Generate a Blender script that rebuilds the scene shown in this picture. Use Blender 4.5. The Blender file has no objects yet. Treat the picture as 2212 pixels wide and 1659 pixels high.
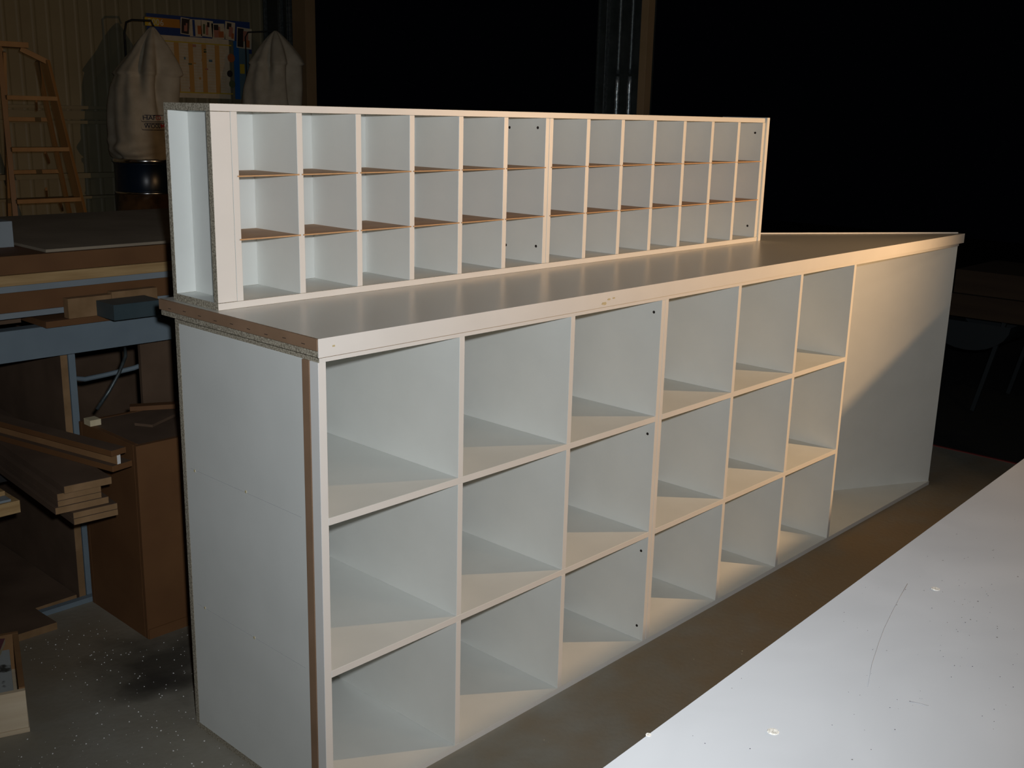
import bpy, bmesh, math, random
from mathutils import Vector, Matrix
random.seed(7)
S = bpy.context.scene
COL = S.collection

# ------------------------------------------------------------------ camera
YAW, PITCH, ROLL, F = -0.82397, -0.24698, 0.02481, 2314.77
CAM = Vector((-1.2298, -1.64902, 1.50262))
cy, sy, cp, sp = math.cos(YAW), math.sin(YAW), math.cos(PITCH), math.sin(PITCH)
fwd = Vector((-sy*cp, cy*cp, sp)); rgt = Vector((cy, sy, 0)); upv = rgt.cross(fwd)
cr, sr = math.cos(ROLL), math.sin(ROLL)
r2 = cr*rgt + sr*upv; u2 = -sr*rgt + cr*upv
cam = bpy.data.objects.new('camera', bpy.data.cameras.new('camera'))
COL.objects.link(cam)
cam.matrix_world = Matrix(((r2.x, u2.x, -fwd.x, CAM.x), (r2.y, u2.y, -fwd.y, CAM.y), (r2.z, u2.z, -fwd.z, CAM.z), (0, 0, 0, 1)))
cam.data.sensor_width = 36.0
cam.data.lens = F/2212*36
cam.data.clip_start = .02
S.camera = cam

# ------------------------------------------------------------------ light
W = bpy.data.worlds.new('night'); S.world = W; W.use_nodes = True
W.node_tree.nodes['Background'].inputs[0].default_value = (.5, .6, 1, 1)
W.node_tree.nodes['Background'].inputs[1].default_value = .0006
S.view_settings.view_transform = 'Standard'; S.view_settings.look = 'None'
S.view_settings.exposure = 0; S.view_settings.gamma = 1; S.view_settings.use_curve_mapping = False

def light(name, kind, loc, power, color, radius, aim=None, angle=None, blend=.4):
    d = bpy.data.lights.new(name, kind); d.energy = power; d.color = color; d.shadow_soft_size = radius
    if kind == 'SPOT': d.spot_size = math.radians(angle); d.spot_blend = blend
    o = bpy.data.objects.new(name, d); COL.objects.link(o); o.location = loc
    if aim: o.rotation_euler = (Vector(aim)-Vector(loc)).to_track_quat('-Z', 'Y').to_euler()
    return o
# the photographer's flash, beside the lens
FL = CAM + .05*r2 + .07*u2
light('camera_flash', 'SPOT', FL, 142, (.94, .97, 1.0), .02, aim=FL+fwd+.06*upv, angle=90, blend=1.0)
# the halogen work lamp standing past the right edge of the picture
LAMP = Vector((2.9, -1.6, 1.42))
light('halogen_light', 'SPOT', LAMP, 142, (1.0, .60, .29), .018, aim=(1.2, -.17, 1.15), angle=124, blend=.7)

# weak warm fill added to lift the shade, high over the near table
light('warm_fill', 'POINT', (1.6, -2.6, 3.02), 15, (1.0, .74, .48), .12)

# ------------------------------------------------------------------ materials
def principled(name, color, rough=.6, metal=0, spec=.5):
    m = bpy.data.materials.new(name); m.use_nodes = True
    b = m.node_tree.nodes['Principled BSDF']
    b.inputs['Base Color'].default_value = (*color, 1); b.inputs['Roughness'].default_value = rough
    b.inputs['Metallic'].default_value = metal; b.inputs['Specular IOR Level'].default_value = spec
    return m, b
def N(m, t, **k):
    n = m.node_tree.nodes.new(t)
    for a, v in k.items(): setattr(n, a, v)
    return n
def coords(m, scale=(1, 1, 1), kind='Object'):
    tc = N(m, 'ShaderNodeTexCoord'); mp = N(m, 'ShaderNodeMapping'); mp.inputs['Scale'].default_value = scale
    m.node_tree.links.new(tc.outputs[kind], mp.inputs['Vector']); return mp.outputs['Vector']
def noisy(name, c1, c2, scale, rough=.6, stretch=(1, 1, 1), detail=4, lo=.35, hi=.65, bump=0, metal=0, spec=.5, kind='Object', bscale=None):
    m, b = principled(name, c1, rough, metal, spec); L = m.node_tree.links
    v = coords(m, stretch, kind)
    n = N(m, 'ShaderNodeTexNoise'); n.inputs['Scale'].default_value = scale; n.inputs['Detail'].default_value = detail
    L.new(v, n.inputs['Vector'])
    r = N(m, 'ShaderNodeValToRGB'); r.color_ramp.elements[0].position = lo; r.color_ramp.elements[1].position = hi
    r.color_ramp.elements[0].color = (*c1, 1); r.color_ramp.elements[1].color = (*c2, 1)
    L.new(n.outputs['Fac'], r.inputs[0]); L.new(r.outputs[0], b.inputs['Base Color'])
    if bump:
        bp = N(m, 'ShaderNodeBump'); bp.inputs['Strength'].default_value = bump; bp.inputs['Distance'].default_value = .002
        src = n
        if bscale:
            src = N(m, 'ShaderNodeTexNoise'); src.inputs['Scale'].default_value = bscale; L.new(v, src.inputs['Vector'])
        L.new(src.outputs['Fac'], bp.inputs['Height']); L.new(bp.outputs[0], b.inputs['Normal'])
    return m
def mixrgb(m, fac, a, b):
    x = N(m, 'ShaderNodeMix', data_type='RGBA')
    L = m.node_tree.links
    if hasattr(fac, 'links'): L.new(fac, x.inputs[0])
    else: x.inputs[0].default_value = fac
    for s, i in ((a, 6), (b, 7)):
        if hasattr(s, 'links'): L.new(s, x.inputs[i])
        else: x.inputs[i].default_value = (*s, 1)
    return x.outputs[2]
def math_(m, op, a, b=0, c=0):
    x = N(m, 'ShaderNodeMath', operation=op)
    for i, s in enumerate((a, b, c)):
        if hasattr(s, 'links'): m.node_tree.links.new(s, x.inputs[i])
        else: x.inputs[i].default_value = s
    return x.outputs[0]

WHITE = noisy('white_melamine', (.71, .735, .71), (.75, .775, .75), 6, rough=.42, bump=.02, bscale=900)
WHITE_IN = WHITE
EDGE = noisy('white_edge_tape', (.77, .77, .75), (.80, .80, .78), 9, rough=.4)
CHIP = noisy('raw_particleboard', (.19, .165, .12), (.46, .42, .33), 260, rough=.9, detail=6, lo=.38, hi=.62, bump=.4)
MDF = noisy('mdf_brown', (.235, .145, .085), (.29, .18, .11), 8, rough=.75, bump=.05, bscale=500)
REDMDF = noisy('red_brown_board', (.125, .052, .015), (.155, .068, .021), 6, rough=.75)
DUSTY = noisy('dust_covered_board', (.22, .18, .13), (.29, .24, .175), 4, rough=.9)
SAWN = noisy('sawn_brown_edge', (.21, .12, .05), (.27, .16, .075), 20, rough=.8)
MDF_DARK = noisy('mdf_dusty_brown', (.085, .05, .028), (.13, .08, .048), 5, rough=.85)
MASON = noisy('masonite_brown', (.42, .26, .16), (.48, .31, .19), 12, rough=.7)
MASON_EDGE = noisy('masonite_cut_edge', (.55, .33, .16), (.62, .38, .2), 60, rough=.8)
PINE = noisy('pale_pine', (.33, .20, .08), (.44, .29, .13), 9, rough=.7, stretch=(.6, 6, 8), detail=5)
PLY = noisy('pale_plywood', (.62, .49, .33), (.72, .60, .43), 5, rough=.7, stretch=(.5, 6, 8))
PLY_DARK = noisy('brown_plywood', (.20, .10, .04), (.28, .15, .06), 6, rough=.8)
STEEL_BLUE = noisy('blue_grey_painted_steel', (.155, .20, .235), (.18, .23, .265), 7, rough=.55)
STEEL_DARK = noisy('dark_steel', (.035, .06, .07), (.05, .075, .085), 12, rough=.5)
BLACK, _ = principled('black_rubber', (.01, .01, .01), .7)
POSTM = noisy('dull_grey_post', (.014, .019, .017), (.03, .036, .034), 12, rough=.6)
HOLE, _ = principled('drilled_hole_shadow', (.015, .01, .008), .9)
GALV = noisy('galvanised_steel', (.07, .085, .09), (.13, .155, .16), 60, rough=.45, metal=.6, detail=5, bump=.2)
CHROME, _ = principled('bright_steel', (.8, .8, .8), .18, 1)
NAVY, _ = principled('navy_enamel', (.005, .016, .04), .3)
SHAV = noisy('brown_plastic_bag', (.05, .03, .015), (.11, .06, .025), 15, rough=.3)
CLOTH = noisy('cream_filter_cloth', (.42, .37, .28), (.50, .45, .35), 14, rough=.9, bump=.2, bscale=400)
WALLM = noisy('cream_steel_sheet', (.17, .15, .09), (.20, .18, .11), 2.5, rough=.5)
JAMB = noisy('brown_painted_jamb', (.24, .155, .075), (.27, .175, .09), 5, rough=.6)
LADDER = noisy('orange_varnished_ladder_timber', (.21, .11, .035), (.27, .15, .055), 10, rough=.5, stretch=(1, 1, .2))
GROUNDM = noisy('dark_asphalt', (.006, .007, .006), (.012, .013, .012), 30, rough=.95)
ROOF = noisy('dark_roof_sheet', (.05, .05, .05), (.07, .07, .07), 3, rough=.8)
REDLINE, _ = principled('dark_red_sill_paint', (.20, .03, .025), .6)
PINK = noisy('pink_laminate', (.16, .055, .065), (.19, .07, .08), 6, rough=.6)
GREYW = noisy('grey_white_panel', (.20, .235, .26), (.24, .275, .30), 5, rough=.6)
PALEBLOCK = noisy('pale_pine_block', (.62, .52, .33), (.70, .60, .40), 30, rough=.7)
CHIPWHITE, _ = principled('white_melamine_chips', (.85, .85, .83), .35)
BLUEINK, _ = principled('blue_print', (.015, .045, .17), .5)
SKYINK, _ = principled('pale_blue_print', (.10, .17, .20), .5)
BLUEBR, _ = principled('bright_blue_print', (.01, .12, .35), .5)
PAPER = noisy('planner_paper', (.52, .43, .29), (.60, .50, .35), 20, rough=.7)
YELL, _ = principled('yellow_print', (.55, .38, .02), .6)
ORAN, _ = principled('orange_print', (.45, .19, .02), .6)
ORANP, _ = principled('pale_orange_print', (.52, .27, .07), .6)
CREAMT, _ = principled('pale_lettering', (.60, .56, .42), .6)
INK, _ = principled('black_ink', (.015, .012, .03), .6)
REDI, _ = principled('red_ink', (.45, .02, .02), .6)
SKIN = noisy('snapshot_print', (.30, .10, .06), (.12, .10, .10), 30, rough=.6, detail=2)
GLUE = noisy('dried_glue', (.50, .42, .20), (.68, .62, .45), 120, rough=.5)

PLUG = noisy('chalky_filler', (.45, .42, .36), (.85, .84, .78), 500, rough=.8)
SCR, _ = principled('grey_scratch', (.25, .25, .26), .6)
INKL, _ = principled('faint_pencil', (.50, .51, .52), .6)
# glossy worktop laminate, a little dusty and streaked
def worktop_mat():
    m, b = principled('glossy_pale_laminate', (.5, .5, .47), .22); L = m.node_tree.links
    v = coords(m, (1, 1, 1)); n = N(m, 'ShaderNodeTexNoise'); n.inputs['Scale'].default_value = 3.5; n.inputs['Detail'].default_value = 8
    L.new(v, n.inputs['Vector'])
    c = mixrgb(m, n.outputs['Fac'], (.60, .60, .56), (.64, .64, .60)); L.new(c, b.inputs['Base Color'])
    v2 = coords(m, (3, 40, 1)); n2 = N(m, 'ShaderNodeTexNoise'); n2.inputs['Scale'].default_value = 2; n2.inputs['Detail'].default_value = 6
    L.new(v2, n2.inputs['Vector'])
    L.new(math_(m, 'MULTIPLY_ADD', n2.outputs['Fac'], .03, .27), b.inputs['Roughness']); b.inputs['Specular IOR Level'].default_value = .85
    return m
TOPM = worktop_mat()

def table_mat():
    m, b = principled('scuffed_white_table_laminate', (.7, .72, .74), .32); L = m.node_tree.links
    v = coords(m); n = N(m, 'ShaderNodeTexNoise'); n.inputs['Scale'].default_value = 5; n.inputs['Detail'].default_value = 9; n.inputs['Distortion'].default_value = .8
    L.new(v, n.inputs['Vector'])
    base = mixrgb(m, n.outputs['Fac'], (.53, .55, .57), (.64, .665, .69))
    # fine dark saw specks
    vo = N(m, 'ShaderNodeTexVoronoi'); vo.inputs['Scale'].default_value = 55; L.new(v, vo.inputs['Vector'])
    dot = math_(m, 'LESS_THAN', vo.outputs['Distance'], .055)
    vo2 = N(m, 'ShaderNodeTexNoise'); vo2.inputs['Scale'].default_value = 3.3; L.new(v, vo2.inputs['Vector'])
    dot = math_(m, 'MULTIPLY', dot, math_(m, 'GREATER_THAN', vo2.outputs['Fac'], .5))
    sepc = N(m, 'ShaderNodeSeparateColor'); L.new(vo.outputs['Color'], sepc.inputs[0])
    dot = math_(m, 'MULTIPLY', dot, math_(m, 'GREATER_THAN', sepc.outputs[0], .45))
    c = mixrgb(m, dot, base, (.10, .09, .09))
    L.new(c, b.inputs['Base Color'])
    L.new(math_(m, 'MULTIPLY_ADD', n.outputs['Fac'], .3, .22), b.inputs['Roughness'])
    return m
TABLEM = table_mat()

def floor_mat():
    m, b = principled('dusty_concrete', (.2, .19, .17), .8); L = m.node_tree.links
    v = coords(m)
    n = N(m, 'ShaderNodeTexNoise'); n.inputs['Scale'].default_value = 2.2; n.inputs['Detail'].default_value = 9; n.inputs['Roughness'].default_value = .65
    L.new(v, n.inputs['Vector'])
    r = N(m, 'ShaderNodeValToRGB'); r.color_ramp.elements[0].position = .3; r.color_ramp.elements[1].position = .7
    r.color_ramp.elements[0].color = (.23, .205, .15, 1); r.color_ramp.elements[1].color = (.31, .295, .25, 1); L.new(n.outputs['Fac'], r.inputs[0])
    c = r.outputs[0]
    sp = N(m, 'ShaderNodeSeparateXYZ'); L.new(v, sp.inputs[0])
    X, Yc = sp.outputs[0], sp.outputs[1]
    def blob(cx_, cy_, sx, sy_, soft=.5, wob=.55):
        dx = math_(m, 'DIVIDE', math_(m, 'SUBTRACT', X, cx_), sx); dy = math_(m, 'DIVIDE', math_(m, 'SUBTRACT', Yc, cy_), sy_)
        d = math_(m, 'SQRT', math_(m, 'ADD', math_(m, 'MULTIPLY', dx, dx), math_(m, 'MULTIPLY', dy, dy)))
        nn = N(m, 'ShaderNodeTexNoise'); nn.inputs['Scale'].default_value = 9; nn.inputs['Detail'].default_value = 7; L.new(v, nn.inputs['Vector'])
        d = math_(m, 'ADD', d, math_(m, 'MULTIPLY', math_(m, 'SUBTRACT', nn.outputs['Fac'], .5), wob*4))
        x = N(m, 'ShaderNodeMapRange'); x.inputs[1].default_value = 1+soft; x.inputs[2].default_value = 1-soft; L.new(d, x.inputs[0]); return x.outputs[0]
    # broad soft brown patch on the floor further along the counter
    c = mixrgb(m, math_(m, 'MULTIPLY', blob(2.2, -.35, 1.3, .45, .5, .3), .75), c, (.30, .19, .085))
    c = mixrgb(m, math_(m, 'MULTIPLY', blob(-.1, 1.15, .35, .22, .6, .3), .6), c, (.19, .135, .075))
    # black oily stain beside the counter
    c = mixrgb(m, math_(m, 'MULTIPLY', blob(.13, .88, .17, .16, .6, .35), .85), c, (.035, .03, .022))
    c = mixrgb(m, math_(m, 'MULTIPLY', blob(.03, .78, .07, .05, .6, .25), .85), c, (.03, .025, .02))
    c = mixrgb(m, math_(m, 'MULTIPLY', blob(.75, -.42, .13, .06, .5, .3), .5), c, (.10, .075, .03))
    c = mixrgb(m, math_(m, 'MULTIPLY', blob(1.25, -.3, .07, .06, .5, .3), .35), c, (.26, .23, .16))
    L.new(c, b.inputs['Base Color'])
    bp = N(m, 'ShaderNodeBump'); bp.inputs['Strength'].default_value = .25; bp.inputs['Distance'].default_value = .004
    n3 = N(m, 'ShaderNodeTexNoise'); n3.inputs['Scale'].default_value = 60; n3.inputs['Detail'].default_value = 5; L.new(v, n3.inputs['Vector'])
    L.new(n3.outputs['Fac'], bp.inputs['Height']); L.new(bp.outputs[0], b.inputs['Normal'])
    return m
FLOORM = floor_mat()

# ------------------------------------------------------------------ helpers
def put(name, me, parent=None, loc=(0, 0, 0), **props):
    o = bpy.data.objects.new(name, me); COL.objects.link(o); o.location = loc
    if parent: o.parent = parent
    for k, v in props.items(): o[k] = v
    return o
def thing(name, label, cat, loc=(0, 0, 0), rz=0, group=None, rot=None):
    o = bpy.data.objects.new(name, None); COL.objects.link(o); o.location = loc
    o.rotation_euler = rot or (0, 0, rz); o.empty_display_size = .05
    o['label'] = label; o['category'] = cat
    if group: o['group'] = group
    return o
CACHE = {}
def boxmesh(dx, dy, dz, mats, name='box'):
    """box with its origin at the middle of its bottom; mats = one material or (sides -x +x -y +y -z +z)"""
    if not isinstance(mats, (tuple, list)): mats = (mats,)*6
    key = (round(dx, 5), round(dy, 5), round(dz, 5), tuple(m.name for m in mats))
    if key in CACHE: return CACHE[key]
    me = bpy.data.meshes.new(name)
    x, y = dx/2, dy/2
    V = [(-x, -y, 0), (x, -y, 0), (x, y, 0), (-x, y, 0), (-x, -y, dz), (x, -y, dz), (x, y, dz), (-x, y, dz)]
    Fc = [(0, 4, 7, 3), (1, 2, 6, 5), (0, 1, 5, 4), (3, 7, 6, 2), (0, 3, 2, 1), (4, 5, 6, 7)]
    me.from_pydata(V, [], Fc)
    um = []
    for m in mats:
        if m not in um: um.append(m); me.materials.append(m)
    for p, m in zip(me.polygons, mats): p.material_index = um.index(m)
    if min(dx, dy, dz) > .004:      # the arris of a sawn board, half a millimetre
        bm = bmesh.new(); bm.from_mesh(me)
        bmesh.ops.bevel(bm, geom=bm.edges[:], offset=min(.0006, min(dx, dy, dz)*.12), segments=1, affect='EDGES', clamp_overlap=True)
        bm.to_mesh(me); bm.free()
    me.update(); CACHE[key] = me
    return me
def box(name, par, x0, x1, y0, y1, z0, z1, mats, **props):
    return put(name, boxmesh(x1-x0, y1-y0, z1-z0, mats, name), par, ((x0+x1)/2, (y0+y1)/2, z0), **props)
def bar(name, par, a, b, w, h, mat, **props):
    """rectangular bar between two points, w wide (horizontal across), h the other way"""
    a, b = Vector(a), Vector(b); L = (b-a).length
    o = put(name, boxmesh(w, h, L, mat, name), par, a, **props)
    o.rotation_euler = (b-a).to_track_quat('Z', 'Y').to_euler(); return o
def bmobj(name, bm, mats, par=None, loc=(0, 0, 0), smooth=False, **props):
    me = bpy.data.meshes.new(name); bm.to_mesh(me); bm.free()
    for m in (mats if isinstance(mats, (list, tuple)) else [mats]): me.materials.append(m)
    if smooth:
        for p in me.polygons: p.use_smooth = True
    return put(name, me, par, loc, **props)
def tube(name, par, pts, r, mat, seg=10, **props):
    bm = bmesh.new(); rings = []
    P = [Vector(p) for p in pts]
    for i, p in enumerate(P):
        d = (P[min(i+1, len(P)-1)]-P[max(i-1, 0)]).normalized()
        a = d.orthogonal().normalized() if i == 0 else (prev - d*prev.dot(d)).normalized()
        prev = a; b = d.cross(a)
        rings.append([bm.verts.new(p + r*(math.cos(t)*a + math.sin(t)*b)) for t in [2*math.pi*k/seg for k in range(seg)]])
    for A, B in zip(rings, rings[1:]):
        for k in range(seg): bm.faces.new((A[k], A[(k+1) % seg], B[(k+1) % seg], B[k]))
    bm.faces.new(rings[0][::-1]); bm.faces.new(rings[-1])
    return bmobj(name, bm, mat, par, smooth=True, **props)
def lathe(name, par, prof, mat, seg=48, wob=None, loc=(0, 0, 0), caps=True, **props):
    bm = bmesh.new(); rings = []
    for i, (r, z) in enumerate(prof):
        ring = []
        for k in range(seg):
            t = 2*math.pi*k/seg; rr, dx, dy = (r, 0, 0) if not wob else wob(r, z, t)
            ring.append(bm.verts.new((dx+rr*math.cos(t), dy+rr*math.sin(t), z)))
        rings.append(ring)
    for A, B in zip(rings, rings[1:]):
        for k in range(seg): bm.faces.new((A[k], A[(k+1) % seg], B[(k+1) % seg], B[k]))
    if caps: bm.faces.new(rings[0][::-1]); bm.faces.new(rings[-1])
    return bmobj(name, bm, mat, par, loc, smooth=True, **props)
def prism(name, par, poly, z0, z1, mats, **props):
    """upright prism over a polygon; mats = (top/bottom, [one per side] or side)"""
    n = len(poly); me = bpy.data.meshes.new(name)
    me.from_pydata([(x, y, z0) for x, y in poly]+[(x, y, z1) for x, y in poly], [],
                   [tuple(range(n))[::-1], tuple(range(n, 2*n))]+[(i, (i+1) % n, n+(i+1) % n, n+i) for i in range(n)])
    top, side = mats; side = side if isinstance(side, (list, tuple)) else [side]*n
    um = [top]
    me.materials.append(top)
    for i in range(n):
        if side[i] not in um: um.append(side[i]); me.materials.append(side[i])
        me.polygons[2+i].material_index = um.index(side[i])
    return put(name, me, par, **props)
def disc(name, par, c, r, axis, mat, depth=.0012, seg=10, **props):
    key = ('disc', r, axis, depth, mat.name)
    if key not in CACHE:
        bm = bmesh.new(); bmesh.ops.create_cone(bm, cap_ends=True, segments=seg, radius1=r, radius2=r*.85, depth=depth)
        me = bpy.data.meshes.new(name); 
        rotm = {'x': Matrix.Rotation(-math.pi/2, 4, 'Y'), 'y': Matrix.Rotation(math.pi/2, 4, 'X'), 'z': Matrix.Identity(4)}[axis]
        bm.transform(rotm); bm.to_mesh(me); bm.free(); me.materials.append(mat); CACHE[key] = me
    return put(name, CACHE[key], par, c, **props)
def struct(o): o['kind'] = 'structure'; return o

# ------------------------------------------------------------------ the shed
struct(box('floor', None, -6, 3.8, -7, 5.72, -.12, 0, FLOORM)).location.z = -.12
bpy.data.objects['floor'].data.transform(Matrix.Translation((-1.1, -.64, 0)))   # texture space = world space
bpy.data.objects['floor'].location = (0, 0, -.12)
struct(box('ground_outside', None, 3.8, 14, -10, 16, -.2, -.02, GROUNDM))
struct(box('ceiling', None, -6, 3.8, -7, 5.75, 3.3, 3.34, ROOF))
struct(box('wall_left', None, -6.05, -6, -7, 5.75, 0, 3.3, WALLM))
struct(box('wall_front', None, -6, 3.8, -7.05, -7, 0, 3.3, WALLM))
# back wall: ribbed steel sheet
def ribbed(x0, x1, y, z0, z1, pitch=.098, rib=.022, depth=.003):
    xs = []; x = x0
    while x < x1:
        xs += [(x, 0), (x+pitch-rib-.012, 0), (x+pitch-rib, -depth), (x+pitch-.012, -depth)]; x += pitch
    xs.append((x1, 0))
    V = []; Fc = []
    for px, d in xs: V += [(px, d, 0), (px, d, z1-z0)]
    n = len(xs)
    for i in range(n-1): Fc.append((2*i, 2*i+2, 2*i+3, 2*i+1))
    b = len(V); V += [(x0, .04, 0), (x0, .04, z1-z0), (x1, .04, 0), (x1, .04, z1-z0)]
    Fc.append((b, b+1, b+3, b+2))
    me = bpy.data.meshes.new('wall_back'); me.from_pydata(V, [], Fc); me.materials.append(WALLM)
    return put('wall_back', me, None, (0, y, z0))
struct(ribbed(-6, 3.8, 5.72, 0, 3.3))
# horizontal girts across the sheet
for n, (z, h, dp) in enumerate(((1.365, .022, .07), (1.395, .055, .03), (1.462, .022, .07), (1.0, .035, .06), (.86, .018, .06))):
    g = struct(box('trim_%d' % (n+1), None, -6, 3.8, 5.70-dp, 5.703, z, z+h, WALLM))
# right wall with the two open roller-door bays: posts, guides and jamb strips
p = struct(box('wall_right', None, 3.8, 3.88, 5.33, 5.72, 0, 3.3, POSTM))
for yy, w in ((5.665, .006), (5.47, .03), (5.37, .012), (5.345, .008)): box('door_guide', p, -.07, -.04, yy-5.525-w/2, yy-5.525+w/2, 0, 3.2, GALV)
j = struct(box('trim_6', None, 3.79, 3.88, 5.165, 5.328, 0, 3.3, JAMB))
c = struct(box('wall_right_post', None, 3.8, 3.88, 2.06, 2.41, 0, 3.3, POSTM)); c.name = 'trim_7'
yc = 2.235
box('door_guide', c, -.052, -.04, 2.39-yc, 2.393-yc, 0, 3.2, GALV)
box('door_guide', c, -.075, -.04, 2.316-yc, 2.320-yc, 0, 3.2, GALV)
def rough_tube(y, z0, z1, nm='guide_tube'):
    pts = [(-.055+.0012*random.uniform(-1, 1)*(1 if z1 < 1.8 else .2), y-yc, z0+(z1-z0)*k/40) for k in range(41)]
    return tube(nm, c, pts, .0115, GALV_B if z1 < 1.8 else GALV, 10)
GALV_B = noisy('crinkled_galvanised_steel', (.22, .27, .29), (.75, .82, .85), 55, rough=.35, metal=.7, detail=6, lo=.4, hi=.7, bump=1.0)
for y in (2.236, 2.150):
    rough_tube(y, 0, 1.722); rough_tube(y, 1.735, 3.2); 
for yy in (2.088, 2.074): box('door_guide', c, -.06, -.04, yy-yc-.002, yy-yc+.002, 0, 3.2, GALV)
struct(box('trim_8', None, 3.74, 3.80, 2.012, 2.058, 0, 3.3, JAMB))
struct(box('trim_9', None, 3.8, 3.88, -7, -2.0, 0, 3.3, STEEL_DARK))
struct(box('trim_10', None, 3.8, 3.88, -7, 5.72, 3.0, 3.3, STEEL_DARK))
struct(box('trim_11', None, 3.785, 3.80, -2.0, 5.16, 0, .004, REDLINE))

# ------------------------------------------------------------------ counter dimensions
T = .016
w1, w2, h = .36377, .35801, .32574
U1L = [T+i*(w1+T) for i in range(3)]; U1R = [a+w1 for a in U1L]; X1 = U1R[2]+T
U2L = [X1+T+i*(w2+T) for i in range(3)]; U2R = [a+w2 for a in U2L]; X2 = U2R[2]+T
ZL = [T+i*(h+T) for i in range(3)]; ZU = [a+h for a in ZL]
H = ZU[2]+T; ZT = H+.03748
D = .536; XE = 3.205
W6 = (WHITE,)*6
def mats(base=WHITE, **k):
    order = ['xm', 'xp', 'ym', 'yp', 'zm', 'zp']; return tuple(k.get(o, base) for o in order)

# ---- the cubby counter
cc = thing('cubby_counter', 'long white melamine counter of eighteen open cubbyholes with an angled far end', 'counter')
AX0, AY0 = 2.2995, .500            # inner corner of the angled bay
poly_full = [(0, 0), (XE, 0), (XE, .016), (X2+.004, D-.012), (X2+.004, D), (0, D)]
prism('base_panel', cc, poly_full, 0, T, (WHITE, [EDGE, CHIP, WHITE, WHITE, WHITE, CHIP]))
prism('top_panel', cc, poly_full, H-T, H-.001, (WHITE, [EDGE, EDGE, WHITE, WHITE, WHITE, CHIP]))
zi0, zi1 = T, H-T
box('back_panel', cc, 0, X2, D-T, D, zi0, zi1, mats(xm=CHIP), label='back panel with raw particleboard end grain')
SP = mats(ym=EDGE, yp=CHIP, xm=WHITE)
box('side_panel', cc, 0, T, .052, D-T-.0005, zi0, zi1, mats(yp=CHIP))
box('edge_strip', cc, -.003, T, 0, .0275, zi0, zi1, EDGE, label='white edge strip down the near corner')
box('packing_strip', cc, -.004, .012, .028, .0515, zi0, zi1, MDF, label='raw brown packing strip beside the near corner')
box('side_panel', cc, U1R[2], X1-.0003, 0, D-T-.0005, zi0, zi1, mats(ym=EDGE))
box('side_panel', cc, X1+.0003, U2L[0], 0, D-T-.0005, zi0, zi1, mats(ym=EDGE))
box('side_panel', cc, U2R[2], X2, 0, D-T-.0005, zi0, zi1, mats(ym=EDGE))
for L_, R_ in ((U1L, U1R), (U2L, U2R)):
    for z in (ZU[0], ZU[1]): box('shelf', cc, L_[0], R_[2], 0, D-T-.0005, z, z+T, mats(ym=EDGE))
    for i in (0, 1):
        for r in range(3): box('divider', cc, R_[i], L_[i+1], .0004, D-T-.0005, ZL[r], ZU[r], mats(ym=EDGE))
# angled back of the triangular bay
ax, ay = XE-.002, .003; bx, by = X2+.001, .4935
dn = Vector((-(by-ay), bx-ax, 0)).normalized()*-1
if dn.y < 0: dn = -dn
prism('angled_panel', cc, [(ax, ay), (ax+.001, ay+T), (bx, by+T*1.1), (bx, by)], zi0, zi1, (WHITE, [EDGE, WHITE, WHITE, WHITE]), label='slanting white panel closing the far bay')
# screw holes on the divider beside the middle joint, and capped screws on the near side
for y, z in ((.021, .989), (.019, .644), (.018, .293), (.018, .058)): disc('screw_hole', cc, (U1R[2]-.0005, y+.004, z), .0042, 'x', HOLE)
for y, z in ((.482, .684), (.273, .688), (.467, .344), (.261, .343)):
    disc('screw_hole', cc, (-.0004, y, z), .0038, 'x', GLUE, label='filled screw hole')

for z in (.686, .3435): box('pencil_line', cc, -.0003, .0002, .07, .50, z, z+.0009, INKL)
# ---- worktop
wt = thing('worktop', 'glossy pale laminate worktop with a white front edge, lying on the cubby counter', 'worktop', (0, 0, H))
tz = ZT-H
FX, FY = -.0202, -.0246
far = 3.187
polyt = [(FX+.004, FY+.001), (far, FY+.001), (far, FY+.016), (2.30, D+.028), (FX+.004, D+.028)]
prism('top_slab', wt, polyt, 0, tz, (TOPM, [EDGE, EDGE, EDGE, CHIP, CHIP]))
box('edge_strip', wt, FX, far+.0005, FY-.0006, FY+.0008, .0005, tz+.0002, EDGE, label='white tape along the front edge')
e = Vector((2.30-far, D+.028-(FY+.016), 0)); en = Vector((-e.y, e.x, 0)).normalized()
if en.y < 0: en = -en
s0 = Vector((far-.012, FY+.022, 0)); s1 = Vector((2.31, D+.022, 0))
prism('edge_strip', wt, [tuple(s0[:2]), tuple((s0+en*.004)[:2]), tuple((s1+en*.004)[:2]), tuple(s1[:2])], tz-.02, tz+.004, (EDGE, EDGE), label='raised edge tape on the slanting back edge')
box('packing_strip', wt, FX-.0015, FX+.0045, FY+.002, D+.028, .0135, tz-.0004, MDF, label='raw brown strip stapled along the near end')
for k in range(9):
    y = .015+k*.062
    o = box('staple', wt, FX-.0022, FX-.0012, y, y+.011, .0215+.0015*math.sin(k*2.1), .0225+.0015*math.sin(k*2.1), HOLE)
for x, z, rr in ((.853, .0095, .011), (.872, .018, .008), (.892, .019, .006)):
    bm = bmesh.new(); bmesh.ops.create_circle(bm, cap_ends=True, segments=11, radius=1)
    for v in bm.verts:
        s = rr*(random.uniform(.55, 1.0)); v.co = Vector((v.co.x*s, 0, v.co.y*s*.45))
    ex = bmesh.ops.extrude_face_region(bm, geom=bm.faces[:]); bmesh.ops.translate(bm, verts=[g for g in ex['geom'] if isinstance(g, bmesh.types.BMVert)], vec=(0, -.0004, 0))
    bmobj('glue_smear', bm, GLUE, wt, (x, FY-.0007, z))
box('glue_smear', wt, .013, .019, FY-.0012, FY-.0006, .018, .0215, GLUE)

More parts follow.
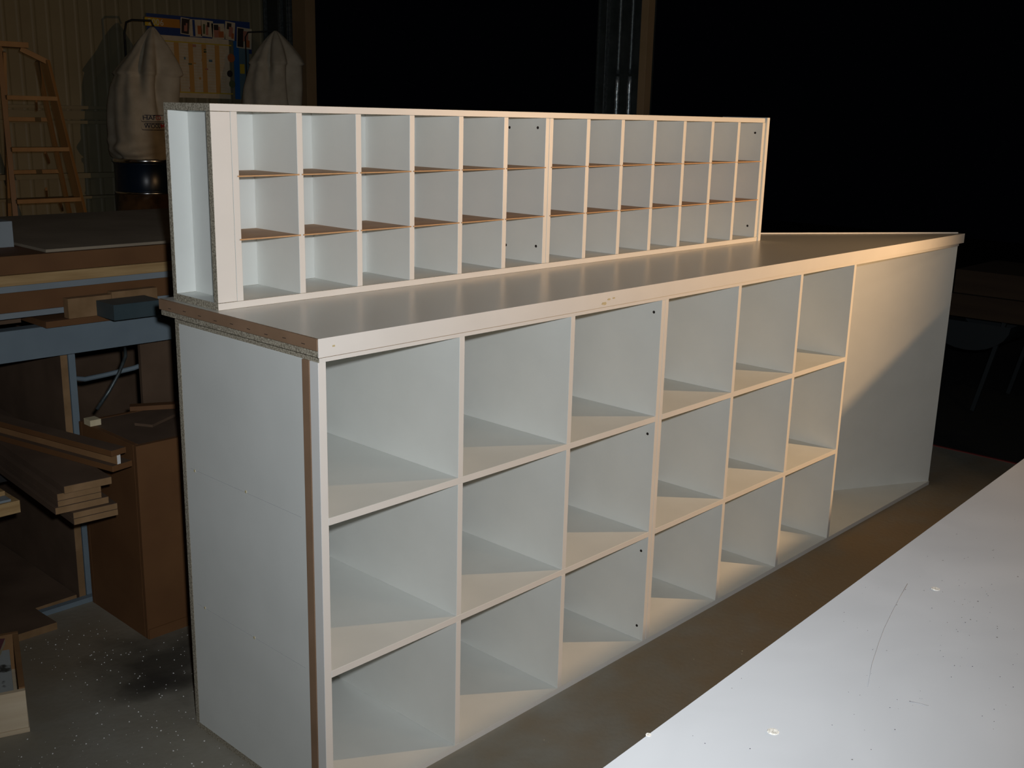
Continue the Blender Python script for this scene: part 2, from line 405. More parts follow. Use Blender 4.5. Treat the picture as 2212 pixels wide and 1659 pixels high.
# ---- pigeonhole hutch
YS, DS, X0, NB = .34761, .18338, -.00274, .04788
ws, ws2, hs, dsn = .14946, .14572, .13083, .1682
zb = ZT; zf = zb+.0155; z1 = ZT+T+3*hs+.006; z2 = z1+.0155
XA = X0+NB+T
P1L = [XA+i*(ws+T) for i in range(6)]; P1R = [q+ws for q in P1L]; XM = P1R[5]+T
P2L = [XM+T+i*(ws2+T) for i in range(7)]; P2R = [q+ws2 for q in P2L]; XB = P2R[6]+T
ph = thing('pigeonhole_hutch', 'white pigeonhole rack, three rows of thirteen small open holes, standing on the worktop', 'shelf', (0, 0, ZT))
PX = dict(parent=ph)
def pbox(name, x0, x1, y0, y1, za, zb_, m, **k): return box(name, ph, x0, x1, y0, y1, za-ZT, zb_-ZT, m, **k)
pbox('base_board', X0, XB+.004, YS, YS+DS, zb, zf, mats(ym=EDGE, xm=CHIP))
pbox('top_board', X0, XB-.003, YS, YS+DS, z1, z2, mats(ym=EDGE, xm=CHIP))
yb0 = YS+dsn; yb1 = YS+DS
pbox('back_panel', X0, XB, yb0, yb1, zf, z1, mats(xm=CHIP))
pbox('end_strip', X0, X0+NB-.0006, YS, YS+T, zf+.0003, z1-.0003, mats(ym=EDGE, xm=CHIP), label='wide white upright strip with raw particleboard edge')
U = mats(ym=EDGE)
pbox('side_panel', X0+NB, P1L[0], YS, yb0, zf, z1, U)
pbox('side_panel', P1R[5], XM-.0006, YS, yb0, zf, z1, U)
pbox('side_panel', XM+.0006, P2L[0], YS, yb0, zf, z1, U)
pbox('side_panel', P2R[6], XB, YS, yb0, zf, z1, U)
for i in range(5): pbox('divider', P1R[i], P1L[i+1], YS, yb0, zf, z1, U)
for i in range(6): pbox('divider', P2R[i], P2L[i+1], YS, yb0, zf, z1, U)
MS = mats(MASON, ym=MASON_EDGE)
for L_, R_ in ((P1L, P1R), (P2L, P2R)):
    for a, b in zip(L_, R_):
        for r in (1, 2):
            z = zf+r*hs+(r-1)*.003
            pbox('small_shelf', a-.0045, b+.0045, YS-.0015, yb0, z, z+.003, MS)
pbox('end_panel', 2.214, 2.2315, YS, YS+DS, zb, z2+.002, mats(ym=EDGE), label='thicker white panel closing the far end')
pbox('packing_strip', XB, 2.214, YS+.012, YS+DS, zf, z1, WHITE)
for x, y, z in ((1.038, .484, 1.465), (1.038, .377, 1.467), (1.038, .488, 1.133), (1.038, .371, 1.141)): disc('screw_hole', ph, (P1R[5]-.0005, y, z-ZT), .0042, 'x', HOLE)
for y, z in ((.376, 1.458), (.378, 1.132)): disc('screw_hole', ph, (P2R[6]-.0005, y, z-ZT), .0042, 'x', HOLE)

# ------------------------------------------------------------------ foreground table
TR = math.atan2(.054, 1.336)
tb = thing('work_table', 'scuffed white laminate work table filling the near right corner', 'table', (-.504, -1.106, 0), TR)
XT0, XT1, YT = -.32, 3.45, -1.25
box('table_top', tb, XT0, XT1, YT, 0, .872, .9, mats(TABLEM, ym=CHIP, yp=CHIP, xm=CHIP, xp=CHIP, zm=CHIP))
for k, (x, y, r) in enumerate(((.170, -.091, .0065), (.634, -.088, .006), (.078, -.001, .003))):
    disc('filler_plug', tb, (x, y, .9003), r, 'z', PLUG, .001, label='pale filler plug in the laminate')
for x in (XT0+.08, 1.5, XT1-.08):
    for y in (YT+.08, -.14): box('leg', tb, x-.025, x+.025, y-.025, y+.025, 0, .80, STEEL_BLUE)
for y in (YT+.08, -.14): box('rail', tb, XT0+.05, XT1-.05, y-.02, y+.02, .80, .872, STEEL_BLUE)
tube('scratch', tb, [(x+.504, y+1.106-.0404*(x+.504), .9) for x, y in ((.12, -1.135), (.07, -1.146), (.019, -1.158), (-.03, -1.17), (-.075, -1.183), (-.13, -1.20), (-.181, -1.219))], .0003, SCR, 4)
tube('scratch', tb, [(x+.504, y+1.106-.0404*(x+.504), .9) for x, y in ((-.179, -1.265), (-.176, -1.274), (-.174, -1.283))], .0004, SCR, 4)
# dark saw grit on the table, real crumbs
def crumbs(name, label, cat, pts, size, mat, flat=.35, lo=.5):
    bm = bmesh.new()
    for (x, y, z) in pts:
        s = size*random.uniform(lo, 1.3); a = random.uniform(0, 6.28); tilt = random.uniform(-.5, .5)
        vs = []
        for k in range(4):
            t = a+k*math.pi/2+random.uniform(-.4, .4); q = s*random.uniform(.5, 1)
            vs.append(bm.verts.new((x+q*math.cos(t), y+q*math.sin(t), z+s*flat*(.5+.5*math.sin(t)*tilt))))
        top = bm.verts.new((x, y, z+s*flat*1.6))
        for k in range(4): bm.faces.new((vs[k], vs[(k+1) % 4], top))
        bm.faces.new(vs[::-1])
    o = bmobj(name, bm, mat, None); o['label'] = label; o['category'] = cat; o['kind'] = 'stuff'; return o
grit = []
for k in range(150):
    x = random.gauss(.12, .25); y = -1.25+random.gauss(.0, .085)
    if y < -1.106+.0404*(x+.504)-.004: grit.append((x, y, .9002))
for k in range(50):
    x = random.uniform(-.6, 1.1); y = random.uniform(-1.6, -1.1)
    if y < -1.106+.0404*(x+.504)-.004: grit.append((x, y, .9002))
crumbs('saw_grit', 'fine dark grit scattered over the near white table', 'grit', grit, .0008, INK, .5)
chips = []
while len(chips) < 1300:
    x = random.uniform(-.75, .9); y = random.uniform(-.4, 1.35)
    if x > -.01 and y < .56: continue
    if x < -.15 and .77 < y: continue
    if x > .1 and y > 1.0 or y > 1.25: continue
    chips.append((x, y, .0003))
crumbs('melamine_chips', 'tiny white chips scattered over the concrete left of the counter', 'chips', chips, .0024, CHIPWHITE, .7, .25)
chips = [(random.uniform(.0, 3.2), random.uniform(-.9, -.12), .0003) for _ in range(110)]
crumbs('sawdust_crumbs', 'sparse pale crumbs on the floor in front of the counter', 'crumbs', chips, .0022, GLUE, .5, .3)

# ------------------------------------------------------------------ work lamp (past the right edge) and an unseen box added for its cast shadow
lp = thing('work_lamp', 'halogen site lamp on a stand past the right edge', 'lamp', (2.95, -1.62, .9), math.radians(50))
box('foot', lp, -.1, .1, -.07, .07, 0, .012, STEEL_DARK); box('stand_tube', lp, -.01, .01, -.035, -.015, .012, .47, STEEL_DARK)
bm = bmesh.new()
for (x, y, z) in ((-.09, .03, .45), (.09, .03, .45), (.09, .03, .59), (-.09, .03, .59), (-.05, -.08, .48), (.05, -.08, .48), (.05, -.08, .56), (-.05, -.08, .56)): bm.verts.new((x, y, z))
bm.verts.ensure_lookup_table(); v = bm.verts
for f in ((4, 5, 6, 7), (0, 1, 5, 4), (1, 2, 6, 5), (2, 3, 7, 6), (3, 0, 4, 7)): bm.faces.new([v[i] for i in f][::-1])
bmobj('reflector', bm, STEEL_DARK, lp)
ob = thing('shadow_box', 'low white carcass box lying askew on the far end of the work table', 'box', (2.95, -.838, .9005), math.radians(53.7))  # added out of view; its top edge shades the angled panel
box('front_panel', ob, -.62, .33, -.016, 0, 0, .15, WHITE); box('back_panel', ob, -.62, .33, -.16, -.144, 0, .15, WHITE)
for a_ in (-.62, .314): box('end_panel', ob, a_, a_+.016, -.1435, -.0165, 0, .15, WHITE)
box('lid', ob, -.6035, .3135, -.1435, -.0165, .134, .15, WHITE)

bl = thing('fill_bulb', 'unseen bulb added under the roof to go with the warm fill light', 'lamp', (1.6, -2.6, 3.15))  # added fixture, out of view, dressing the warm fill
tube('cord', bl, [(0, 0, .15), (0, 0, .02)], .004, BLACK, 6); lathe('socket', bl, [(.02, -.02), (.022, .0), (.012, .03)], BLACK, 16)

# ------------------------------------------------------------------ ladder
ld = thing('step_ladder', 'tall orange-brown timber step ladder standing against the back wall', 'ladder', (1.6, 4.9, 0))
def lb(n, a, b, w, hh): return bar(n, ld, (a[0]-1.6, a[1]-4.9, a[2]), (b[0]-1.6, b[1]-4.9, b[2]), w, hh, LADDER)
lb('rail', (1.318, 4.55, 0), (1.445, 4.9, 1.81), .028, .05); lb('rail', (1.855, 4.55, 0), (1.703, 4.89, 1.74), .024, .05)
lb('rear_rail', (1.53, 5.30, 0), (1.50, 4.97, 1.78), .018, .03); lb('rear_rail', (2.08, 5.30, 0), (1.69, 4.97, 1.74), .018, .03)
for z, xl, xr in ((1.53, 1.425, 1.72), (1.24, 1.405, 1.742), (.948, 1.385, 1.765), (.655, 1.365, 1.80), (.36, 1.345, 1.825)):
    y = 4.9-.35*(1.8-z)/1.8; box('step', ld, xl-1.6, xr-1.6, y-4.9-.045, y-4.9+.03, z-.018, z+.006, LADDER)
for z, xl, xr in ((1.40, 1.50, 1.765), (1.085, 1.51, 1.84), (.76, 1.52, 1.915), (.45, 1.525, 1.98)):
    y = 4.97+.33*(1.8-z)/1.8; box('rear_rung', ld, xl-1.6, xr-1.6, y-4.9-.01, y-4.9+.015, z-.012, z+.012, LADDER)
box('top_cap', ld, -.20, -.01, -.06, .08, 1.805, 1.835, LADDER)
lb('brace', (1.56, 4.89, 1.80), (1.705, 4.88, 1.735), .016, .03)
lb('brace', (1.395, 4.89, 1.74), (1.45, 4.88, 1.80), .016, .03)
for a, b in (((1.60, 1.51), (1.65, 1.46)), ((1.627, 1.215), (1.70, 1.15)), ((1.616, 1.0), (1.67, .945)), ((1.69, .925), (1.76, .86))): lb('brace', (a[0], 4.82, a[1]), (b[0], 4.94, b[1]), .012, .02)

# ------------------------------------------------------------------ dust extractor with two filter bags
dx = thing('dust_extractor', 'dust extractor with two tall cream cloth filter bags against the back wall', 'dust extractor', (2.95, 5.2, 0))
def bag(cx_, cy_, rad, zbot, zsh, zap, lean, seed):
    prof = []; n = 70
    for i in range(n+1):
        t = i/n; z = zbot+(zap-zbot)*t
        if z < zsh:
            s = (z-zbot)/(zsh-zbot); r = rad*(.93+.10*math.sin(min(1, s*5)*1.57)*(1-s)+.05*math.sin(s*3.1))
            if s < .06: r = rad*(.88+1.5*s)
        else: q = (z-zsh)/(zap-zsh); r = rad*(.975*(1-q**1.35)**.9*(1-.12*q))+.010
        prof.append((r, z))
    def wob(r, z, t):
        s = (z-zbot)/(zap-zbot)
        def ridge(ph, wd): 
            q = (math.sin((t-ph)/2))**2; return math.exp(-q/(wd*wd))
        top = max(0, 1-abs(s-.55)/.5)
        f = -.50*ridge(4.78+seed*.05-.5*(s-.5), .13)*top + .10*ridge(4.25+.3*s+seed*.1, .16)*top + .08*ridge(5.35, .2)*top
        f += -.38*ridge(3.95-.9*(s-.6), .10)*max(0, 1-abs(s-.72)/.28) + .10*ridge(3.5, .2)*max(0, 1-abs(s-.66)/.2)
        f += -.26*ridge(3.25, .45)*max(0, 1-abs(s-.80)/.26)
        f += .05*math.sin(5*t-3*s+seed*2)+.025*math.sin(11*t+5*s+seed)
        if s < .2: f += (.2-s)*5*(.07*math.sin(34*s+3*t+seed)+.05*math.sin(60*s-5*t)) + .10*math.exp(-((s-.06)/.05)**2)
        return r*(1+f), lean*s*s, .02*math.sin(s*5)
    return lathe('filter_bag', dx, prof, CLOTH, 96, wob, (cx_-2.95, cy_-5.2, 0))
b1 = bag(2.535, 5.30, .217, 1.145, 1.70, 2.01, .085, 1.0); b1['label'] = 'left filter bag with printed lettering'
b2 = bag(3.56, 5.28, .208, 1.145, 1.81, 2.05, .03, 4.0)
for cx_, cy_, r in ((2.525, 5.30, .205), (3.56, 5.28, .205)):
    dr = lathe('collector_drum', dx, [(r, .93), (r, .935), (r*.985, .94), (r*.985, 1.11), (r, 1.115), (r, 1.12)], NAVY, 40, None, (cx_-2.95, cy_-5.2, 0))
    lathe('clamp_band', dx, [(r*1.02, 1.122), (r*1.05, 1.127), (r*1.05, 1.145), (r*1.02, 1.15)], CHROME, 40, None, (cx_-2.95, cy_-5.2, 0))
    lathe('clamp_band', dx, [(r*1.0, .915), (r*1.02, .918), (r*1.02, .927), (r*1.0, .929)], CHROME, 40, None, (cx_-2.95, cy_-5.2, 0))
    lathe('collection_bag', dx, [(r*.75, .25), (r*.98, .32), (r*1.03, .6), (r*.99, .914)], SHAV, 40, lambda r, z, t: (r*(1+.03*math.sin(7*t+9*z)), 0, 0), (cx_-2.95, cy_-5.2, 0))
box('base', dx, -.72, .82, -.2, .36, .05, .10, STEEL_DARK)
for x in (-.7, .8):
    for y in (-.17, .33): disc('castor', dx, (x, y, .026), .025, 'y', BLACK, .02, 16)
lathe('fan_housing', dx, [(.02, .45), (.17, .46), (.17, .72), (.02, .73)], NAVY, 32, None, (0, 0, 0))
tube('hanger', dx, [(-.44, .27, .1), (-.44, .25, 1.97), (-.44, .22, 2.035), (-.42, .18, 2.05), (-.32, .11, 2.05), (-.305, .105, 2.01)], .0075, BLACK, 8)
tube('hanger', dx, [(.58, .36, .1), (.58, .36, 2.01), (.59, .34, 2.045), (.65, .09, 2.05)], .005, BLACK, 8)
# printed lettering on the left bag, raised a hair off the cloth
def text(s, size, mat, par, loc, rot, name='lettering', extrude=.0006, bold=.0, width=None):
    cu = bpy.data.curves.new('t', 'FONT'); cu.body = s; cu.size = size; cu.extrude = extrude; cu.offset = bold; cu.resolution_u = 2
    o = bpy.data.objects.new('t', cu); COL.objects.link(o)
    dg = bpy.context.evaluated_depsgraph_get(); me = bpy.data.meshes.new_from_object(o.evaluated_get(dg)); bpy.data.objects.remove(o)
    me.materials.clear(); me.materials.append(mat)
    if width:
        xs = [v.co.x for v in me.vertices]; a_, b_ = min(xs), max(xs)
        for v in me.vertices: v.co.x = (v.co.x-a_)*width/(b_-a_)
    q = put(name, me, par, loc); q.rotation_euler = rot; return q
# bend flat print onto the bag surface
def wrap_to_bag(o, cx_, cy_, zc):
    from mathutils.bvhtree import BVHTree
    me = b1.data; bv = BVHTree.FromPolygons([v.co+b1.location for v in me.vertices], [tuple(p.vertices) for p in me.polygons])
    M = Matrix.LocRotScale(o.location, o.rotation_euler, None)
    for v in o.data.vertices:
        w_ = M @ v.co
        hit = bv.ray_cast(Vector((w_.x, w_.y-1.0, w_.z)), Vector((0, 1, 0)))
        if hit[0]: w_ = Vector((w_.x, hit[0].y-.002-(.0006 if v.co.z > 0 else 0), w_.z))
        v.co = w_
    o.location = (0, 0, 0); o.rotation_euler = (0, 0, 0)
R90 = (math.pi/2, 0, 0)
LX = 2.43-2.95
for s, mt, x, z, wd in (('HAF', INK, LX, 1.405, .078), ('CO', REDI, LX+.082, 1.405, .062), ('WOOD', INK, LX+.005, 1.352, .118), ('M', REDI, LX+.128, 1.352, .034)):
    t_ = text(s, .042, mt, dx, (x, 0, z), R90, bold=.0005, width=wd); wrap_to_bag(t_, 0, 0, 0)
def outline(z, x0=LX-.012, x1=LX+.16, hgt=.046):
    bm = bmesh.new()
    pts = [(x1, z-.004)]+[(x0+.012-.012*math.sin(a), z+.008-.012*math.cos(a)) for a in [k*math.pi/8 for k in range(5)]]+[(x0-.002, z+.018)]
    pts2 = [(x0+.022, z+hgt-.008), (x1, z+hgt-.008)]
    for P in (pts, pts2):
        ext = []
        m_ = 24 if len(P) == 2 else 1
        for a, b in zip(P, P[1:]):
            k_ = max(1, int(abs(a[0]-b[0])/.012))
            ext += [(a[0]+(b[0]-a[0])*j/k_, a[1]+(b[1]-a[1])*j/k_) for j in range(k_)]
        ext.append(P[-1]); prev = None
        for (x, zz) in ext:
            q = (bm.verts.new((x, 0, zz-.0022)), bm.verts.new((x, 0, zz+.0022)))
            if prev: bm.faces.new((prev[0], q[0], q[1], prev[1]))
            prev = q
    o = bmobj('logo_outline', bm, INK, dx); wrap_to_bag(o, 0, 0, 0)
outline(1.397); outline(1.344)

# ------------------------------------------------------------------ wall planner poster
po = thing('wall_planner', 'year planner poster with blue header and photo strip on the back wall', 'poster', (3.2, 5.698, 1.55))
def pp(name, x0, x1, z0, z1, m, lay=0, **k): return box(name, po, x0-3.2, x1-3.2, -.004-.0012*lay, -.003-.0012*lay, z0-1.55, z1-1.55, m, **k)
pp('header', 2.81, 3.66, 1.985, 2.13, BLUEINK, 0, label='blue header band')
pp('header_label', 2.80, 3.07, 2.045, 2.105, ORAN, 1, label='orange label on the header')
pp('header_label', 2.795, 2.90, 2.045, 2.10, YELL, 2, label='yellow end of the header label')
text('2006', .062, CREAMT, po, (2.815-3.2, -.009, 2.053-1.55), R90)
def snap(cx_, cz, w_, h_, rz, cols):
    o = put('snapshot', boxmesh(w_, .001, h_, PAPER, 'snapshot'), po, (cx_-3.2, -.0078, cz-h_/2-1.55)); o.rotation_euler = (0, rz, 0)
    k = 0
    for (fx, fz, fw, fh, m) in cols:
        k += 1
        put('print_patch', boxmesh(fw*w_, .0006, fh*h_, m, 'patch'), o, ((fx-.5)*w_, -.0008-.0001*k, (fz)*h_-fh*h_/2))
DK, _ = principled('dark_hair_print', (.03, .02, .018), .6); FL_, _ = principled('flesh_print', (.42, .17, .11), .6); OR_, _ = principled('orange_shirt_print', (.42, .12, .03), .6); GR_, _ = principled('green_print', (.10, .12, .05), .6)
snap(3.105, 2.062, .075, .115, .08, ((.5, .5, .8, .9, DK), (.55, .45, .35, .5, FL_), (.35, .7, .4, .3, DK)))
snap(3.195, 2.055, .10, .12, -.02, ((.15, .5, .25, .9, PAPER), (.35, .5, .2, .95, BLUEINK), (.8, .4, .3, .5, OR_)))
snap(3.285, 2.058, .10, .115, .05, ((.25, .45, .18, .6, GR_), (.5, .4, .2, .6, FL_), (.6, .75, .2, .3, DK)))
snap(3.385, 2.045, .11, .11, -.05, ((.4, .45, .5, .7, FL_), (.35, .75, .35, .35, DK), (.7, .3, .4, .4, OR_)))
snap(3.475, 2.055, .085, .13, .1, ((.4, .75, .45, .35, DK), (.6, .45, .4, .55, FL_), (.8, .25, .25, .3, OR_)))
snap(3.60, 2.01, .13, .15, .06, ((.25, .5, .4, .9, DK), (.6, .6, .35, .5, FL_), (.75, .25, .25, .35, OR_)))
pp('grid_sheet', 2.86, 3.47, 1.56, 1.99, PAPER, 1, label='pale month grid')
for z in (1.95, 1.598): pp('grid_line', 2.86, 3.49, z-.004, z+.004, YELL, 3)
for x in (2.90, 3.03, 3.145, 3.255, 3.365): pp('grid_band', x-.019, x+.019, 1.60, 1.945, ORANP, 3)
for k in range(16): pp('grid_line', 2.87, 3.43, 1.62+k*.0205, 1.6212+k*.0205, ORANP, 2)
for k in range(14):
    x = random.uniform(2.9, 3.42); z = random.uniform(1.61, 1.93); pp('grid_note', x, x+random.uniform(.01, .03), z, z+random.uniform(.008, .02), random.choice((SKYINK, GR_, FL_, ORANP)), 4)
for x, z, r, m in ((3.485, 1.86, .032, OR_), (3.468, 1.745, .025, DK), (3.485, 1.67, .028, GR_)): disc('print_patch', po, (x-3.2, -.0075, z-1.55), r, 'y', m, .0008, 20)
pp('side_band', 3.51, 3.555, 1.56, 1.985, BLUEBR, 1, label='bright blue vertical band')
pp('side_sheet', 3.555, 3.645, 1.56, 1.965, SKYINK, 0); pp('print_patch', 3.56, 3.60, 1.75, 1.82, YELL, 2)
pp('side_band', 3.645, 3.67, 1.90, 2.06, BLUEINK, 1)

# ------------------------------------------------------------------ workbench left
wb = thing('workbench', 'blue-grey steel workbench stacked with sheet material behind the counter', 'workbench', (0, 1.8, 0))
def w(name, x0, x1, y0, y1, z0, z1, m, **k): return box(name, wb, x0, x1, y0-1.8, y1-1.8, z0, z1, m, **k)
w('front_rail', -1.2, 1.6, 1.35, 1.356, .796, .885, STEEL_BLUE); w('front_rail', -1.2, 1.6, 1.356, 1.40, .881, .885, STEEL_BLUE); w('front_rail', -1.2, 1.6, 1.356, 1.40, .796, .80, STEEL_BLUE)
w('back_rail', -1.2, 1.6, 2.40, 2.45, .796, .885, STEEL_BLUE)
for x in (-1.15, 1.5):
    for y in (1.40, 2.35): w('leg', x, x+.05, y, y+.05, .0, .796, STEEL_BLUE)
w('leg', .1375, .158, 1.402, 1.43, 0, .796, STEEL_BLUE); w('foot', -.02, .16, 1.376, 1.40, 0, .016, STEEL_BLUE)
for y in (1.44, 2.2): w('lower_rail', -1.12, .10, y, y+.04, .425, .458, BLACK)
for y in (1.44, 2.2): w('end_rail', -1.15, -1.10, y, y+.05, .40, .425, STEEL_BLUE)
for x in (-.9, .3, 1.1): w('cross_bar', x, x+.04, 1.40, 2.40, .84, .885, STEEL_BLUE)

def slab(name, label, cat, x0, x1, y0, y1, z0, z1, m, rz=0, group=None):
    o = box(name, None, x0, x1, y0, y1, z0, z1, m); o['label'] = label; o['category'] = cat
    if group: o['group'] = group
    if rz: o.rotation_euler = (0, 0, rz)
    return o
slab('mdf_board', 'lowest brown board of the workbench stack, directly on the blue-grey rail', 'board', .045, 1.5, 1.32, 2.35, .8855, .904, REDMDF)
slab('board_spacer', 'grey board end under the white panel at the left frame edge', 'board', -1.0, .03, 1.45, 2.3, .8855, .917, MDF_DARK)
slab('mdf_offcut', 'left of two short brown offcuts on the workbench front', 'offcut', .112, .243, 1.320, 1.3505, .9045, .962, SAWN)
slab('mdf_offcut', 'right of two short brown offcuts, touching the counter in view', 'offcut', .245, .39, 1.322, 1.3505, .9045, .968, SAWN)
slab('melamine_sheet', 'lower blue-grey panel edge in the workbench stack', 'panel', -1.1, 1.5, 1.353, 2.4, .918, .9345, GREYW)
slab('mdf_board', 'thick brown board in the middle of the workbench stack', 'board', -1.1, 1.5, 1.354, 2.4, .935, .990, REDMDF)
slab('melamine_sheet', 'upper blue-grey panel edge above the thick middle board', 'panel', -1.1, 1.5, 1.352, 2.45, .9905, 1.0085, GREYW)
slab('pine_batten', 'long pale pine batten between the panels of the workbench stack', 'batten', -1.1, 1.5, 1.350, 1.40, 1.009, 1.0385, PINE)
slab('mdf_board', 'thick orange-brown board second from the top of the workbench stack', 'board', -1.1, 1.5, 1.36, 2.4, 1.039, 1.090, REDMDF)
slab('top_sheet', 'wide dusty brown sheet on the very top of the workbench stack', 'sheet', .085, 1.5, 1.375, 2.35, 1.0905, 1.099, DUSTY, .0)
slab('grey_box', 'small grey-white box on the workbench stack at the left frame edge', 'box', -.45, .07, 1.55, 1.75, 1.0905, 1.165, GREYW)
st = thing('steel_tube', 'dark square steel tube end sticking out over the blue-grey rail', 'tube', (.27, 1.30, .905))
box('tube_body', st, -.075, .075, -.085, .02, 0, .045, STEEL_DARK); box('end_lip', st, .077, .10, -.07, .02, -.012, .02, BLACK)
st.location.z = .9045; st.location.y = 1.30

# big MDF box beside the counter
mb = thing('mdf_box', 'tall brown box of raw board standing on the floor behind the counter', 'box', (.39, 1.25, 0))
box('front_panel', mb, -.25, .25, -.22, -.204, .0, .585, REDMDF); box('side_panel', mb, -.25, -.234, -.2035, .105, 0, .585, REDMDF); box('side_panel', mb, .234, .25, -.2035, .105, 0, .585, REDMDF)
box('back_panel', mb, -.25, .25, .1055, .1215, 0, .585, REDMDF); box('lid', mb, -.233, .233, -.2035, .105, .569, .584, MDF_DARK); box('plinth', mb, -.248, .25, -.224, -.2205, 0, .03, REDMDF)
# things on the box
slab('pine_block', 'small pale pine block on the corner of the tall brown box', 'block', .1365, .170, 1.29, 1.33, .5855, .604, PALEBLOCK)
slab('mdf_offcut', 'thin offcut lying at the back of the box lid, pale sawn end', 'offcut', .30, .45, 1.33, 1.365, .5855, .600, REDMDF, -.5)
slab('mdf_offcut', 'flat dusty offcut across the middle of the box lid', 'offcut', .24, .40, 1.20, 1.26, .5855, .594, MDF_DARK, .5)
slab('upright_panel', 'dark red-brown upright panel under the workbench, right of the cable', 'panel', .395, .70, 1.46, 1.476, 0, .785, MDF_DARK)
pn = thing('cabinet_panel', 'dark upright board with a bright orange-brown front edge under the workbench', 'panel', (.123, 1.8, 0))
box('board', pn, -.011, .0105, -.4, .45, 0, .784, mats(MDF_DARK, ym=SAWN))
slab('backboard', 'dark backboard at the rear under the workbench', 'panel', -1.1, 1.3, 2.46, 2.476, 0, .78, MDF_DARK)
# bent hoses behind
tube('hose', None, [(.20, 1.55, .78), (.205, 1.55, .70), (.215, 1.55, .672), (.25, 1.55, .662), (.32, 1.55, .665), (.40, 1.52, .68), (.5, 1.52, .70)], .008, STEEL_BLUE, 10, label='grey hose running level beneath the workbench', category='hose')
tube('hose', None, [(.365, 1.5, .76), (.35, 1.47, .735), (.315, 1.45, .69), (.28, 1.45, .64), (.235, 1.45, .587)], .0055, GALV, 10, label='thin grey cable slanting down to the box lid', category='cable')
# timber stack with sawn ends toward the camera
ang = math.radians(-4)
YE = .90
def sboard(label, xc, wd, z0, z1, dy=0, a=ang, m=MDF_DARK):
    o = box('timber_board', None, 0, wd, 0, 1.15, z0, z1, mats(m, ym=SAWN)); o.location = (0, 0, 0)
    me = o.data; o.location = (xc+wd/2+.575*math.sin(-a), YE+dy+.575*math.cos(a), z0); o.rotation_euler = (0, 0, a)
    o['label'] = label; o['category'] = 'board'; o['group'] = 'stacked boards left of the counter'; return o
sboard('lowest board of the loose stack, sticking out furthest', -.107, .115, .4585, .475, -.005)
sboard('second board from the bottom of the loose stack', -.107, .115, .4755, .4915, -.004)
sboard('wide middle board of the loose stack', -.145, .137, .492, .510, .01)
sboard('third board down from the top of the loose stack', -.137, .112, .5105, .526, .012)
sboard('second board down from the top of the loose stack', -.137, .112, .5265, .545, .012)
sboard('topmost dusty board of the loose stack', -.123, .122, .5455, .565, .0)
ib = thing('timber_beam', 'I-shaped timber length with a white end lying across the loose boards', 'beam', (.045, .93, .5655), math.radians(12))
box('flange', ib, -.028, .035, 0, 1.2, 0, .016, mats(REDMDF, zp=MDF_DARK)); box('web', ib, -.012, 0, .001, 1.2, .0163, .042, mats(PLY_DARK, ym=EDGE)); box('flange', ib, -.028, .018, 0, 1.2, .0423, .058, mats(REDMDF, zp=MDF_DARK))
slab('pine_board', 'pale board lying crossways left of the loose stack', 'board', -1.1, -.165, 1.08, 1.46, .4585, .492, PINE)
slab('paper_sheet', 'thin grey sheet on the crossways pale board', 'sheet', -1.0, -.185, 1.085, 1.40, .4925, .499, GREYW)
slab('pine_board', 'thin pale board on the grey sheet beside the loose stack', 'board', -.9, -.185, 1.12, 1.40, .4995, .512, PINE)
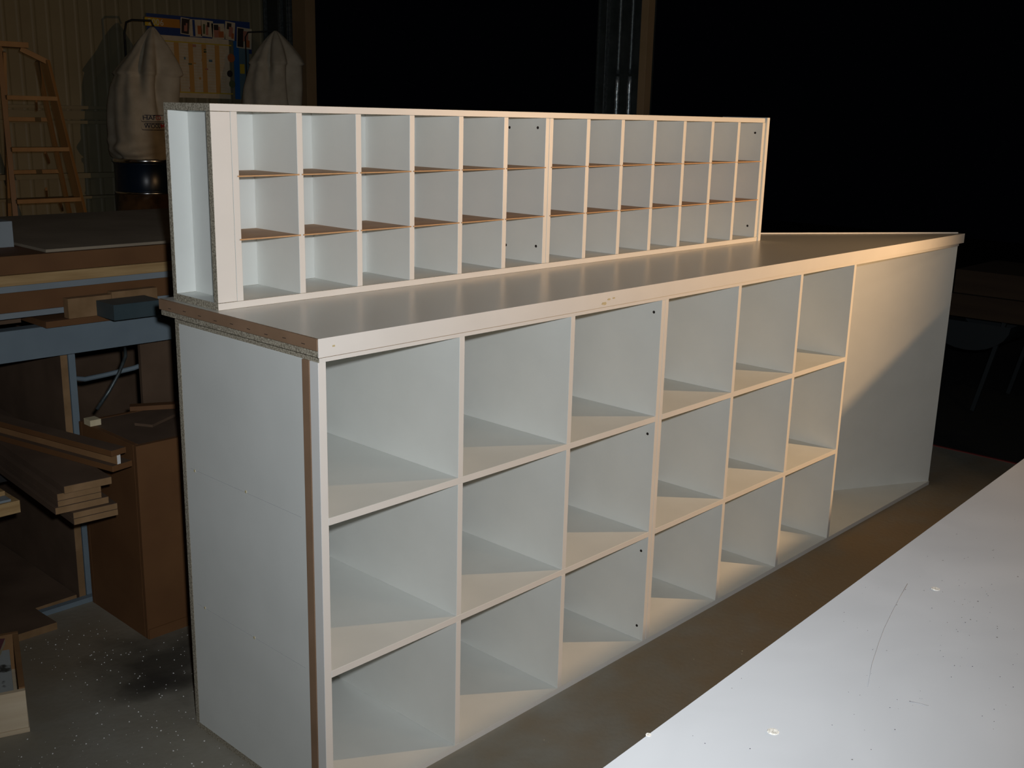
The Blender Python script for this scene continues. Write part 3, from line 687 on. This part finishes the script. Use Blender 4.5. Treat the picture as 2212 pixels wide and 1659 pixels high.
# on the floor
prism('floor_sheet', None, [(-.95, 1.285), (-.017, 1.272), (-.022, 1.370), (-.022, 1.405), (.108, 1.41), (.108, 2.35), (-.95, 2.35)], 0, .022, (MDF_DARK, SAWN), label='brown sheet lying flat on the floor under the loose boards', category='sheet')
CA = math.radians(-20)
cb = thing('plywood_crate', 'shallow plywood crate with a pale front on the floor at the left edge', 'crate', (-.304, .798, 0), CA)
box('front_panel', cb, -.52, 0, 0, .014, .012, .112, PLY, label='pale pine front of the crate'); box('bottom_panel', cb, -.52, .002, -.002, .334, 0, .0115, PLY)
box('side_panel', cb, -.014, 0, .0145, .32, .012, .115, PLY_DARK); box('side_panel', cb, -.52, -.506, .0145, .32, .012, .115, PLY_DARK); box('back_panel', cb, -.52, 0, .3205, .334, .012, .115, PLY_DARK)
def in_crate(name, label, cat, lx, ly, z0, dx, dy, dz, m, ra=0):
    o = put(name, boxmesh(dx, dy, dz, m, name)); o.location = (-.304+lx*math.cos(CA)-ly*math.sin(CA), .798+lx*math.sin(CA)+ly*math.cos(CA), z0)
    o.rotation_euler = (0, 0, CA+ra); o['label'] = label; o['category'] = cat; return o
in_crate('white_panel', 'marked white panel lying inside the plywood crate', 'panel', -.26, .165, .012, .47, .27, .07, noisy('marked_white', (.42, .45, .44), (.06, .06, .05), 22, rough=.6, lo=.60, hi=.68))
in_crate('pink_board', 'dull pink board lying over the plywood crate', 'board', -.245, .235, .1155, .40, .16, .014, mats(PINK, ym=PALEBLOCK, xp=PALEBLOCK), math.radians(-12))

# ------------------------------------------------------------------ outside in the dark
tr = thing('outdoor_trestle', 'dark timber trestle outside the open doorway at the far right', 'trestle', (4.85, -.4, 0))
OUTD, _ = principled('dark_outdoor_steel', (.010, .016, .020), .6)
OUTM = noisy('weathered_timber', (.035, .02, .01), (.05, .03, .015), 6, rough=.9, stretch=(1, .2, 3))
box('plank', tr, -.25, .35, -1.6, .93, .50, .62, OUTM); box('plank', tr, -.24, .35, -1.6, .92, .625, .75, OUTM)
for a, b in (((-.25, .735, 0), (-.25, .63, .50)), ((.3, .735, 0), (.3, .63, .50)), ((-.25, -1.3, 0), (-.25, -1.2, .50)), ((.3, -1.3, 0), (.3, -1.2, .50))): bar('leg', tr, a, b, .022, .022, OUTD)
bm = bmesh.new(); ring = []
for k in range(13):
    a = math.pi*k/12; ring.append([bm.verts.new((x, .80-.22*math.cos(a), .485-.15*math.sin(a))) for x in (-.3, .2)])
for A, B in zip(ring, ring[1:]): bm.faces.new((A[0], B[0], B[1], A[1]))
bm.faces.new([r[0] for r in ring]); bm.faces.new([r[1] for r in ring][::-1])
bmobj('tray', bm, OUTD, tr, smooth=False)
